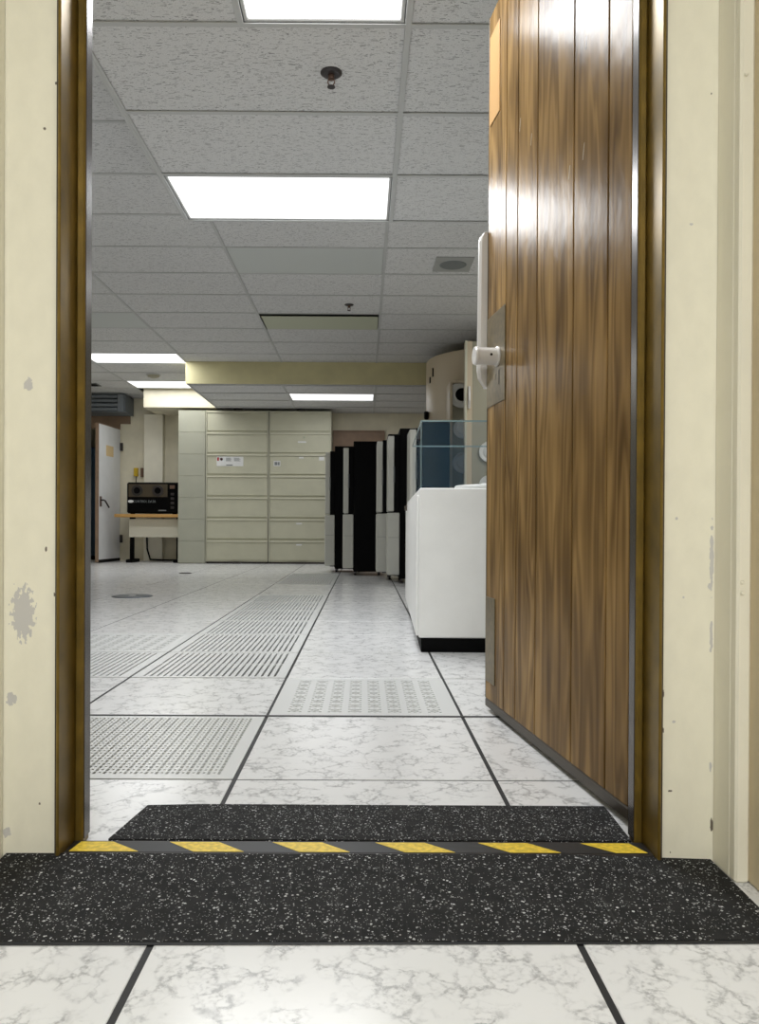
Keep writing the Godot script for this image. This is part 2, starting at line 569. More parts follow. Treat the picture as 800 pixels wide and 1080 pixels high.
func build_floor() -> void:
	var fl := structure("floor")
	B(fl, "underfloor", XL - 0.1, XR + 0.1, -0.70, -0.62, -4.2, 14.6, M.void, 0.0)
	var perf := []
	for k in 22:
		var x := -0.262 + k * 0.0249
		perf.append([x - 0.0038, x + 0.0038, range(24).map(func(i): return [-0.272 + i * 0.0227, -0.272 + i * 0.0227 + 0.0185])])
		if k < 21:
			perf.append([x + 0.0092, x + 0.0157, range(24).map(func(i): return [-0.272 + i * 0.0227 + 0.003, -0.272 + i * 0.0227 + 0.0125])])
	var perf_mesh := grate_mesh(fill_columns(perf))
	var slot := []
	for k in 21:
		var x := -0.256 + k * 0.0256
		slot.append([x - 0.0046, x + 0.0046, [[-0.277, -0.004], [0.004, 0.277]]])
	var slot_mesh := grate_mesh(fill_columns(slot))
	var star := []
	var rows := {-2: [-2, 2], -1: [-1, 1], 0: [-2, 0, 2], 1: [-1, 1], 2: [-2, 2]}
	for k in 8:
		for q in range(-2, 3):
			var x := -0.224 + k * 0.064 + q * 0.0088
			var hs := []
			for r in 8:
				for v in rows[q]:
					var z: float = -0.23 + r * 0.0657 + v * 0.0088
					hs.append([z - 0.0043, z + 0.0043])
			star.append([x - 0.0043, x + 0.0043, hs])
	var star_mesh := grate_mesh(fill_columns(star))
	var kinds := {}
	kinds[[-1, 0]] = ["perforated_tile", perf_mesh]
	for r in [2, 3, 4, 5, 6, 7, 10, 11, 12]:
		kinds[[-1, r]] = ["slotted_tile", slot_mesh]
	kinds[[-2, 2]] = ["slotted_tile", slot_mesh]
	kinds[[0, 1]] = ["pierced_tile", star_mesh]
	kinds[[-2, 3]] = ["pierced_tile", star_mesh]
	var plain := box_mesh(Vector3(W - 0.010, 0.03, W - 0.008), 0.0012)
	rng.seed = 5
	for r in range(-10, 19):
		for i in range(-8, 5):
			if (r < -1 and (i < -3 or i > 2)) or (r > 6 and i > 2):
				continue
			var at := Vector3(X0 + (i + 0.5) * W, 0, -(F0 + (r + 0.5) * W))
			if kinds.has([i, r]):
				put(fl, kinds[[i, r]][0], kinds[[i, r]][1], M.grate, at)
			else:
				put(fl, "floor_tile", plain, M.tile, at - Vector3(0, 0.015 + rng.randf() * 0.0006, 0))
	# the black joint strips that run away from the camera
	for i in range(-8, 6):
		B(fl, "joint_strip", X0 + i * W - 0.0046, X0 + i * W + 0.0046, -0.03, -0.0012, F0 - 10 * W if i > -3 and i < 4 else 1.3, F0 + 19 * W, M.joint, 0.0)

	for r in range(-9, 20):
		var hw := 0.009 if r == 1 else 0.0035
		var near := r < 0
		B(fl, "joint_strip", X0 + (-3 if near else -8) * W, X0 + (3 if near else 5) * W, -0.03, 0.0006 if r == 1 else -0.0014, F0 + r * W - hw, F0 + r * W + hw, M.joint, 0.0)

# ------------------------------------------------------------------ ceilings
func tile_span(c: Node3D, y: float, x0: float, x1: float, f0: float, f1: float) -> void:
	if x1 - x0 < 0.03 or f1 - f0 < 0.03:
		return
	B(c, "ceiling_tile", x0 + 0.004, x1 - 0.004, y + 0.005, y + 0.02, f0 + 0.004, f1 - 0.004, M.ceiling, 0.0015)

var grids := 0
func grid(c: Node3D, y: float, xs: Array, fs: Array, skip: Array) -> void:
	var dy := 0.0006 * grids      # so that bars of neighbouring fields never share a plane
	grids += 1
	for i in xs.size() - 1:
		for j in fs.size() - 1:
			var cx: float = (xs[i] + xs[i + 1]) * 0.5
			var cf: float = (fs[j] + fs[j + 1]) * 0.5
			var no := false
			for s in skip:
				if cx > s[0] and cx < s[1] and cf > s[2] and cf < s[3]:
					no = true
			if not no:
				tile_span(c, y, xs[i], xs[i + 1], fs[j], fs[j + 1])
	for x in xs:
		B(c, "grid_runner", x - 0.012, x + 0.012, y - dy, y + 0.0045 - dy, fs[0], fs[-1], M.bar, 0.0008)
	for f in fs:
		B(c, "grid_cross_bar", xs[0], xs[-1], y - dy + 0.0003, y - dy + 0.0047, f - 0.012, f + 0.012, M.bar, 0.0008)

func rows_from(a: float, first: float, b: float) -> Array:
	var out := [a]
	var f := first
	while f < b - 0.02:
		if f > a + 0.02:
			out.append(f)
		f += W
	out.append(b)
	return out

func build_ceilings() -> void:
	var c := structure("ceiling")
	var hf := 3.4832
	B(c, "roof_slab", XL - 0.1, XR + 0.1, 2.83, 2.95, 1.40, 14.6, M.void, 0.0)
	var left_x := [XL, -4.724, -3.5044, -2.2852, -1.066]
	var right_x := [-1.066, 0.1532, 1.3724, 2.5916, XR]
	# main ceiling: beside the lowered part, then full width, then the left bay
	grid(c, HIGH, left_x, rows_from(1.475, hf - 3 * W, 10.08), [[-3.5044, -2.2852, hf + 7 * W, hf + 8 * W], [-3.5044, -2.2852, hf + 10 * W, hf + 11 * W]])
	grid(c, HIGH, right_x, rows_from(4.684, hf + 2 * W, 10.08), [[-1.066, 0.1532, hf + 4 * W, hf + 5 * W], [-1.066, 0.1532, hf + 7 * W, hf + 8 * W], [1.3724, 2.5916, hf + 5 * W, hf + 6 * W]])
	grid(c, HIGH, [XL, -4.724, -3.5044, -2.2852], rows_from(10.08, hf + 11 * W, 13.0), [[-3.5044, -2.2852, hf + 13 * W, hf + 14 * W], [-3.42, -2.2, 12.3, 14.0]])
	# lowered ceiling by the doorway
	var lf := 2.8548
	grid(c, LOW, [-1.066, -0.4564, 0.1532], [1.475, lf - W, lf], [[-0.4564, 0.1532, lf - W, lf]])
	grid(c, LOW, [-1.066, 0.1532], [lf, lf + W, lf + 2 * W, lf + 3 * W], [[-1.066, 0.1532, lf + 2 * W, lf + 3 * W]])
	grid(c, LOW, [0.1532, 1.3724, 2.5916, XR], rows_from(1.475, lf - 2 * W, lf + 3 * W), [])
	# lowered ceiling over the shelving
	grid(c, LOW, [-2.2852, -1.066, 0.1532, 1.3724, 2.5916, XR], rows_from(10.08, lf + 12 * W, 12.6), [[-1.066, 0.1532, lf + 13 * W, lf + 14 * W]])
	# unlit lens panels, and a panel that has dropped off its near ledge
	B(c, "unlit_light_panel", -1.066 + 0.013, 0.1532 - 0.013, HIGH + 0.001, HIGH + 0.012, hf + 4 * W + 0.013, hf + 5 * W - 0.013, M.unlit_lens)
	B(c, "unlit_light_panel", -3.5044 + 0.013, -2.2852 - 0.013, HIGH + 0.001, HIGH + 0.012, hf + 7 * W + 0.013, hf + 8 * W - 0.013, M.unlit_lens)
	B(c, "slipped_panel", -1.04, 0.135, HIGH - 0.003, HIGH + 0.003, hf + 7 * W + 0.10, hf + 8 * W - 0.014, M.dropped)
	# fascias where the ceiling steps down
	var t1 := structure("trim_1")
	B(t1, "fascia", -1.078, XR, LOW + 0.001, 2.83, 4.684 + 0.004, 4.684 + 0.012, M.bar)
	B(t1, "fascia", -1.084, -1.0665, LOW - 0.004, 2.83, 1.475, 4.696, M.bar)
	var t2 := structure("trim_2")
	B(t2, "fascia", -2.30, XR, LOW - 0.002, 2.83, 10.06, 10.08, M.soffit)
	B(t2, "fascia", -2.30, -2.282, LOW - 0.002, 2.83, 10.08, 12.12, M.soffit)
	var t3 := structure("trim_3")
	B(t3, "beam", -3.42, -2.282, LOW, 2.83, 12.12, 13.0, M.room_wall, 0.004)

# ------------------------------------------------------------------ near side of the doorway
func uv_panel(x0: float, x1: float, y0: float, y1: float, f: float) -> Mesh:
	var st := newst()
	var vs := [Vector3(x0, y0, -f), Vector3(x1, y0, -f), Vector3(x1, y1, -f), Vector3(x0, y1, -f)]
	var us := [Vector2(0, 1), Vector2(1, 1), Vector2(1, 0), Vector2(0, 0)]
	tri(st, vs[0], vs[1], vs[2], Vector3(0, 0, 1), us[0], us[1], us[2])
	tri(st, vs[0], vs[2], vs[3], Vector3(0, 0, 1), us[0], us[2], us[3])
	return st.commit()

func painted_face(parent: Node3D, x0: float, x1: float, sd: int, marks: Array) -> void:
	# the painted skin of the wall, 2 m high: front with its own paint map, thin solid behind it
	var m := StandardMaterial3D.new()
	m.albedo_texture = painted_wall_texture(sd, x0, x1, marks)
	m.roughness = 0.5
	var st := newst()
	st.append_from(uv_panel(x0, x1, 0.0, 2.0, 1.3795), 0, Transform3D.IDENTITY)
	put(parent, "painted_face", st.commit(), m)

func build_doorway() -> void:
	var grey := Color8(203, 200, 196)
	var chip := Color8(110, 100, 88)
	var w1 := structure("wall_front_left")
	B(w1, "wall_body", XL - 0.1, -0.5375, 0.0, 2.95, 1.38, 1.475, M.cream, 0.0)
	painted_face(w1, -0.634, -0.5376, 301, [[-0.592, 0.84, 0.007, 0.011, grey], [-0.601, 0.437, 0.019, 0.045, grey], [-0.62, 0.286, 0.009, 0.010, grey], [-0.56, 0.55, 0.002, 0.004, chip], [-0.565, 1.29, 0.0022, 0.002, chip], [-0.545, 1.37, 0.002, 0.002, chip], [-0.628, 0.05, 0.006, 0.009, grey], [-0.57, 0.10, 0.0016, 0.002, chip], [-0.545, 0.47, 0.0012, 0.004, chip]])
	B(w1, "side_return", -0.80, -0.634, 0.0, 2.6, 0.75, 1.38, M.cream, 0.003)
	var w2 := structure("wall_front_right")
	B(w2, "wall_body", 0.5255, XR + 0.1, 0.0, 2.95, 1.38, 1.475, M.cream, 0.0)
	painted_face(w2, 0.5256, 0.6215, 321, [[0.6155, 0.54, 0.0035, 0.055, grey], [0.6155, 0.40, 0.003, 0.024, grey], [0.612, 0.49, 0.003, 0.006, grey], [0.6185, 0.066, 0.0032, 0.010, chip], [0.545, 0.127, 0.004, 0.0018, chip], [0.546, 0.018, 0.001, 0.002, chip], [0.55, 0.25, 0.003, 0.002, grey], [0.616, 0.17, 0.002, 0.01, grey], [0.553, 0.61, 0.002, 0.002, grey], [0.575, 1.13, 0.003, 0.002, grey], [0.609, 1.36, 0.0015, 0.002, chip], [0.566, 0.47, 0.002, 0.002, grey], [0.532, 0.235, 0.001, 0.004, chip], [0.532, 0.30, 0.001, 0.005, chip]])
	B(w2, "side_return", 0.6215, 0.86, 0.0, 2.6, 1.318, 1.38, M.cream, 0.002)
	B(w2, "casing", 0.6215, 0.646, 0.0, 2.6, 1.296, 1.3179, M.cream, 0.004)
	B(w2, "casing", 0.646, 0.90, 0.0, 2.6, 0.75, 1.318, M.tan_wall, 0.003)
	for q in [[0.622, 1.345], [0.622, 0.503], [0.622, 0.485]]:
		put(w2, "nail_stub", lathe_mesh(disc_profile(0.0032, 0.004, 0.001), 10, Basis(Vector3.RIGHT, PI / 2)), M.cream, Vector3(0.629, q[1], -1.2955))
	var w3 := structure("wall_head")
	B(w3, "wall_body", -0.5375, 0.5255, 2.262, 2.95, 1.38, 1.475, M.cream, 0.0)
	# room on the camera's side
	var cn := structure("wall_camera_room")
	B(cn, "side_wall", -1.95, -1.83, 0.0, 2.7, -4.0, 0.75, M.cream, 0.0)
	B(cn, "side_wall", 1.55, 1.67, 0.0, 2.7, -4.0, 0.75, M.cream, 0.0)
	B(cn, "return_wall", -1.83, -0.80, 0.0, 2.7, 0.75, 0.87, M.cream, 0.0)
	B(cn, "return_wall", 0.90, 1.55, 0.0, 2.7, 0.75, 0.87, M.cream, 0.0)
	B(cn, "back_wall", -1.95, 1.67, 0.0, 2.7, -4.12, -4.0, M.cream, 0.0)
	var cc := structure("ceiling_camera_room")
	B(cc, "ceiling_panel", -1.95, 1.67, 2.6, 2.72, -4.12, 1.38, M.bar, 0.0)
	# bronze frame
	var d := structure("door_1")
	B(d, "jamb", -0.5375, -0.532, 0.0, 2.262, 1.368, 1.475, M.bronze, 0.0015)
	B(d, "jamb_edge", -0.541, -0.5375, 0.0, 2.262, 1.372, 1.3795, M.leaf_edge, 0.001)
	B(d, "door_stop", -0.532, -0.516, 0.0, 2.247, 1.443, 1.475, M.bronze, 0.003)
	B(d, "stop_strip", -0.5165, -0.5145, 0.012, 2.247, 1.446, 1.476, M.steel, 0.0005)
	B(d, "jamb", 0.520, 0.5255, 0.0, 2.262, 1.368, 1.475, M.bronze, 0.0015)
	B(d, "jamb_edge", 0.5255, 0.529, 0.0, 2.262, 1.372, 1.3795, M.leaf_edge, 0.001)
	B(d, "door_stop", 0.505, 0.520, 0.0, 2.247, 1.443, 1.475, M.bronze, 0.003)
	B(d, "stop_strip", 0.5035, 0.5055, 0.012, 2.247, 1.446, 1.476, M.steel, 0.0005)
	B(d, "frame_head", -0.5375, 0.5255, 2.247, 2.262, 1.368, 1.475, M.bronze, 0.0015)
	var th := structure("trim_4")
	B(th, "threshold", -0.532, 0.520, 0.0, 0.0108, 1.382, 1.44, M.dark_metal, 0.002)
	# hazard tape
	var tp := thing("hazard_tape", "yellow and black striped hazard tape stuck along the door threshold", "tape", -0.006, 0.0108, 1.41)
	var ta := 1.388
	var tb := 1.434
	put(tp, "tape_base", poly_mesh([[-0.524, ta, 0.0114], [0.512, ta, 0.0114], [0.512, tb, 0.0114], [-0.524, tb, 0.0114]], 0.0109, 0), M.black_tape)
	for k in 6:
		var xf: float = -0.489 + k * 0.1885 - (0.035 if k == 0 else 0.0)
		var wid := 0.090
		var a0: float = maxf(xf - 0.0 , -0.522)
		var a1: float = minf(xf + wid + (0.035 if k == 0 else 0.0), 0.51)
		var b0: float = maxf(xf - 0.052, -0.520)
		var b1: float = minf(xf + wid - 0.052 + (0.03 if k == 0 else 0.0), 0.49)
		if k == 0:
			b0 = -0.515
			a0 = -0.522
		put(tp, "yellow_stripe", poly_mesh([[a0, ta + 0.002, 0.0119], [a1, ta + 0.002, 0.0119], [b1, tb - 0.002, 0.0119], [b0, tb - 0.002, 0.0119]], 0.01142, 0), M.yellow)
	# rubber ramps
	var rp := thing("rubber_ramp_mat", "black speckled rubber ramp mat lying in front of the threshold", "mat", 0.0, 0.0, 1.24)
	put(rp, "ramp_sheet", poly_mesh([[-0.628, 1.102, 0.0035], [0.372, 1.110, 0.0035], [0.385, 1.381, 0.0125], [-0.628, 1.379, 0.0125]], 0.0006, 0), M.rubber)
	put(rp, "ramp_end_sheet", poly_mesh([[0.3725, 1.110, 0.0042], [0.617, 1.116, 0.003], [0.617, 1.3785, 0.006], [0.3855, 1.3785, 0.0127]], 0.0006, 0), M.rubber)
	put(rp, "front_edge", poly_mesh([[-0.628, 1.0965, 0.0012], [0.617, 1.1085, 0.0012], [0.617, 1.1155, 0.0028], [-0.628, 1.1015, 0.0028]], 0.0004, 0), M.rubber_edge)
	var ri := thing("rubber_inner_mat", "black speckled rubber wedge mat just inside the doorway", "mat", 0.0, 0.0, 1.55)
	put(ri, "ramp_sheet", poly_mesh([[-0.470, 1.446, 0.0115], [0.500, 1.446, 0.0115], [0.512, 1.648, 0.003], [-0.34, 1.652, 0.003], [-0.452, 1.645, 0.003]], 0.0006, 0), M.rubber)
	# the leaf, built straight along f from the hinge and then turned
	var L := thing("wooden_door_leaf", "open glossy wood plank door standing ajar on the right", "door", 0.525, 0.012, 1.535)
	var hx := 0.525
	var hf := 1.535
	B(L, "core", hx + 0.012, hx + 0.05, 0.02, 2.235, hf, hf + 1.004, M.leaf_edge)
	for k in 6:
		var st := newst()
		var a: float = PLANKS[k] + (0.0034 if k > 0 else 0.006)
		var b: float = PLANKS[k + 1] - (0.0034 if k < 5 else 0.0)
		var lo := Vector3(hx, 0.04, -(hf + b))
		var hi := Vector3(hx + 0.012, 2.232, -(hf + a))
		cbox(st, lo, hi, 0.0012)
		var arr := st.commit().surface_get_arrays(0)
		var uv: PackedVector2Array = arr[Mesh.ARRAY_TEX_UV]
		var vx: PackedVector3Array = arr[Mesh.ARRAY_VERTEX]
		for i in uv.size():
			uv[i] = Vector2(clampf(-vx[i].z - hf, PLANKS[k] + 0.004, PLANKS[k + 1] - 0.004), 1.0 - (vx[i].y) / 2.25)
		var me := ArrayMesh.new()
		arr[Mesh.ARRAY_TEX_UV] = uv
		me.add_surface_from_arrays(Mesh.PRIMITIVE_TRIANGLES, arr)
		var s2 := SurfaceTool.new()
		s2.create_from(me, 0)
		s2.generate_tangents()
		put(L, "plank", s2.commit(), M.wood)
	B(L, "bottom_channel", hx - 0.001, hx + 0.0505, 0.012, 0.039, hf, hf + 1.006, M.leaf_edge, 0.003)
	B(L, "edge_strip", hx - 0.001, hx + 0.0505, 0.039, 2.238, hf + 1.0005, hf + 1.006, M.leaf_edge, 0.002)
	B(L, "hinge_strip", hx + 0.0, hx + 0.0505, 0.039, 2.238, hf - 0.004, hf + 0.004, M.black, 0.001)
	var pt := B(L, "push_plate", hx - 0.003, hx, 1.875, 2.160, hf + 0.882, hf + 0.985, M.tan_plate, 0.002)
	pt.set_meta("label", "tan blank plate near the top edge")
	var p2 := B(L, "lock_plate", hx - 0.003, hx, 0.975, 1.262, hf + 0.811, hf + 1.0, M.plate, 0.002)
	p2.set_meta("label", "dull bronze lock plate")
	B(p2, "keyway", hx - 0.0038, hx - 0.003, 1.03, 1.075, hf + 0.865, hf + 0.868, M.black, 0.0)
	B(p2, "keyway", hx - 0.0038, hx - 0.003, 1.05, 1.07, hf + 0.905, hf + 0.912, M.plate, 0.0)
	B(L, "kick_plate", hx - 0.003, hx, 0.097, 0.369, hf + 0.900, hf + 1.0, M.plate, 0.002)
	var kn := put(L, "knob", lathe_mesh([[0.0, 0.0], [0.031, 0.0], [0.031, 0.004], [0.0265, 0.006], [0.0265, 0.062], [0.0285, 0.064], [0.0285, 0.07], [0.026, 0.074], [0.0, 0.074]], 32, Basis(Vector3(0, 0, 1), PI / 2)), M.white_metal, Vector3(hx - 0.003, 1.119, -(hf + 0.885)))
	kn.set_meta("label", "white cylindrical lock knob")
	put(kn, "set_screw", lathe_mesh(disc_profile(0.004, 0.002, 0.0005), 10, Basis(Vector3.RIGHT, PI / 2)), M.black, Vector3(hx - 0.030, 1.119, -(hf + 0.885) + 0.0263))
	var gb := put(L, "latch_guard", guard_mesh(), M.white_metal, Vector3(hx, 0.0, -(hf + 1.006)))
	gb.set_meta("label", "long white upright latch guard on the free edge")
	L.rotation_degrees.y = 7.275

func guard_mesh() -> Mesh:
	# an upright bar with a bent nose, tapered at both ends
	var st := newst()
	var prof := [[1.045, 0.006], [1.075, 0.026], [1.10, 0.030], [1.52, 0.026], [1.535, 0.022], [1.548, 0.012]]
	for i in prof.size() - 1:
		var a = prof[i]
		var b = prof[i + 1]
		var ring := func(p):
			var y: float = p[0]
			var d: float = p[1]
			return [Vector3(0.0, y, 0.0), Vector3(-d * 0.75, y, 0.0), Vector3(-d, y, -0.008), Vector3(-d, y, -0.020), Vector3(-d * 0.6, y, -0.030), Vector3(0.012, y, -0.030), Vector3(0.012, y, 0.0)]
		var ra: Array = ring.call(a)
		var rb: Array = ring.call(b)
		for k in 7:
			var m: int = (k + 1) % 7
			var cen := Vector3(0.0, (a[0] + b[0]) * 0.5, -0.015)
			quad(st, ra[k], ra[m], rb[m], rb[k], (ra[k] + ra[m] + rb[m] + rb[k]) * 0.25 - cen)
		if i == 0:
			for k in range(1, 6):
				tri(st, ra[0], ra[k], ra[k + 1], Vector3.DOWN)
		if i == prof.size() - 2:
			for k in range(1, 6):
				tri(st, rb[0], rb[k], rb[k + 1], Vector3.UP)
	return st.commit()

# ------------------------------------------------------------------ machine room walls
func build_room_walls() -> void:
	var wl := structure("wall_left")
	B(wl, "wall_body", XL - 0.1, XL, 0.0, 2.95, 1.475, 14.6, M.room_wall, 0.0)
	var wr := structure("wall_right")
	B(wr, "wall_body", XR, XR + 0.1, 0.0, 2.95, 1.475, 13.1, M.room_wall, 0.0)
	var wb := structure("wall_back")
	B(wb, "wall_body", -2.42, XR, 0.0, 2.95, 12.6, 12.72, M.room_wall, 0.0)
	var w2 := structure("wall_back_left")
	B(w2, "wall_body", -4.05, -2.42, 0.0, 2.95, 13.0, 13.12, M.room_wall, 0.0)
	B(w2, "wall_body", XL, -4.88, 0.0, 2.95, 13.0, 13.12, M.room_wall, 0.0)
	B(w2, "wall_body", -4.88, -4.05, 2.2, 2.95, 13.0, 13.12, M.room_wall, 0.0)
	B(w2, "wall_body", -2.54, -2.42, 0.0, 2.95, 12.6, 13.0, M.room_wall, 0.0)
	B(w2, "pilaster", -3.62, -3.31, 0.0, LOW, 12.86, 13.0, M.cream, 0.006)
	var wf := structure("wall_far_room")
	B(wf, "wall_body", XL, -3.2, 0.0, 2.95, 14.5, 14.6, M.room_wall, 0.0)
	B(wf, "wall_body", -3.3, -3.2, 0.0, 2.95, 13.12, 14.5, M.room_wall, 0.0)
	var tb := structure("trim_5")
	B(tb, "brown_transom", XL, -3.88, 2.27, HIGH - 0.002, 12.97, 13.0, M.brown)
	B(tb, "door_casing", -4.92, -4.87, 0.0, 2.27, 12.96, 13.1, M.brown)
	B(tb, "door_casing", -4.87, -4.05, 2.2, 2.27, 12.96, 13.1, M.brown)
	# white door, hinged on the right of its opening
	var d := thing("white_door_leaf", "open white door with a brown edge in the far left corner", "door", -4.035, 0.0, 12.95)
	var x := -4.035
	var f := 12.95
	B(d, "panel", x - 0.045, x, 0.015, 2.17, f - 0.80, f, M.door_white, 0.003)
	B(d, "edge_band", x - 0.052, x + 0.003, 0.012, 2.176, f - 0.812, f - 0.80, M.brown, 0.002)
	B(d, "top_band", x - 0.05, x + 0.003, 2.17, 2.185, f - 0.80, f, M.brown, 0.002)
	B(d, "bottom_sweep", x - 0.05, x + 0.006, 0.008, 0.05, f - 0.80, f, M.black, 0.002)
	var nt := B(d, "paper_notice", x, x + 0.003, 1.69, 1.86, f - 0.54, f - 0.27, M.paper, 0.0)
	nt.set_meta("label", "tan paper notice")
	var lp := B(d, "lock_plate", x, x + 0.006, 0.88, 1.04, f - 0.77, f - 0.70, M.brass, 0.002)
	put(lp, "lever", tube_mesh([Vector3(x + 0.006, 0.98, -(f - 0.73)), Vector3(x + 0.05, 0.98, -(f - 0.73)), Vector3(x + 0.06, 0.97, -(f - 0.70)), Vector3(x + 0.06, 0.87, -(f - 0.56))], 0.013), M.dark_metal)
	for y in [1.82, 0.3]:
		B(d, "hinge", x + 0.003, x + 0.04, y, y + 0.13, f - 0.02, f + 0.02, M.dark_metal, 0.003)
	d.rotation_degrees.y = -6.0
	var bl := thing("blue_locker", "dim blue grey locker beyond the open white door", "locker", -4.75, 0.0, 13.9)
	B(bl, "body", -5.1, -4.4, 0.05, 1.95, 13.7, 14.1, M.blue, 0.006)
	B(bl, "locker_door", -5.08, -4.76, 0.09, 1.92, 13.685, 13.7, M.blue, 0.004)
	B(bl, "locker_door", -4.74, -4.42, 0.09, 1.92, 13.685, 13.7, M.blue, 0.004)
	B(bl, "handle", -4.79, -4.77, 0.92, 1.0, 13.665, 13.685, M.steel, 0.002)
	B(bl, "plinth", -5.08, -4.42, 0.0, 0.05, 13.71, 14.08, M.black)
	# louvred unit over that door
	var ac := thing("air_handler", "grey louvred air unit on the wall above the white door", "air conditioner", -4.44, 2.40, 12.7)
	B(ac, "case", -5.06, -3.82, 2.395, 2.685, 12.66, 12.97, M.grey_unit, 0.006)
	B(ac, "hood", -5.06, -3.82, 2.674, 2.685, 12.46, 12.66, M.grey_unit, 0.003)
	B(ac, "tray", -5.06, -3.82, 2.395, 2.406, 12.46, 12.66, M.grey_unit, 0.003)
	B(ac, "end_wall", -3.84, -3.82, 2.406, 2.674, 12.5, 12.66, M.grey_unit, 0.003)
	for k in 4:
		B(ac, "louvre", -5.03, -3.93, 2.415 + k * 0.067, 2.461 + k * 0.067, 12.455, 12.50, M.grey_unit, 0.006)
	B(ac, "end_cap", -3.93, -3.83, 2.40, 2.68, 12.455, 12.50, M.grey_unit, 0.006)
	# yellow call box
	var yb := thing("yellow_wall_box", "small yellow box fixed to the wall above the tape machine", "wall box", -3.78, 1.42, 12.97)
	B(yb, "box", -3.81, -3.745, 1.40, 1.54, 12.94, 13.0, M.yellow_box, 0.008)
	B(yb, "bracket", -3.70, -3.66, 1.39, 1.54, 12.96, 13.0, M.brass, 0.004)
	put(yb, "cable", tube_mesh([Vector3(-3.775, 1.41, -12.96), Vector3(-3.777, 1.30, -12.97), Vector3(-3.772, 1.15, -12.97)], 0.006, 6), M.black)
	# brown board behind the black cabinets
	var bb := thing("brown_board", "dull brown board leaning on the back wall behind the black cabinets", "board", -0.09, 0.0, 12.5)
	B(bb, "sheet", -0.5, 0.33, 0.0, 2.11, 12.55, 12.598, M.brown, 0.003)
	B(bb, "cap_rail", -0.5, 0.33, 2.11, 2.13, 12.54, 12.598, M.brown, 0.003)

# ------------------------------------------------------------------ beige shelving wall
func shelf_unit(x0: float, x1: float, label: String) -> Node3D:
	var f := 12.15
	var t := thing("shelving_unit", label, "cabinet", (x0 + x1) * 0.5, 0.0, f + 0.2)
	B(t, "carcass", x0, x1, 0.03, 2.385, f + 0.02, f + 0.44, M.shelf, 0.004)
	B(t, "plinth", x0 + 0.01, x1 - 0.01, 0.0, 0.03, f + 0.03, f + 0.42, M.dark_metal)
	var ph := 2.345 / 7.0
	for k in 7:
		var y := 0.035 + k * ph
		var d := B(t, "drawer_front", x0 + 0.018, x1 - 0.018, y + 0.022, y + ph - 0.014, f + 0.004, f + 0.02, M.shelf, 0.003)
		B(d, "lip", x0 + 0.018, x1 - 0.018, y + ph - 0.032, y + ph - 0.012, f - 0.014, f + 0.006, M.shelf_lip, 0.003)
	for s in [x0 + 0.0005, x1 - 0.0125]:
		B(t, "side_post", s, s + 0.012, 0.03, 2.385, f - 0.004, f + 0.02, M.shelf_lip, 0.002)
	B(t, "top_track", x0 + 0.43, x0 + 0.56, 2.385, 2.40, f + 0.0, f + 0.08, M.dark_metal)
	B(t, "floor_guide", x0 + 0.42, x0 + 0.55, 0.0, 0.022, f - 0.02, f + 0.02, M.dark_metal)
	return t

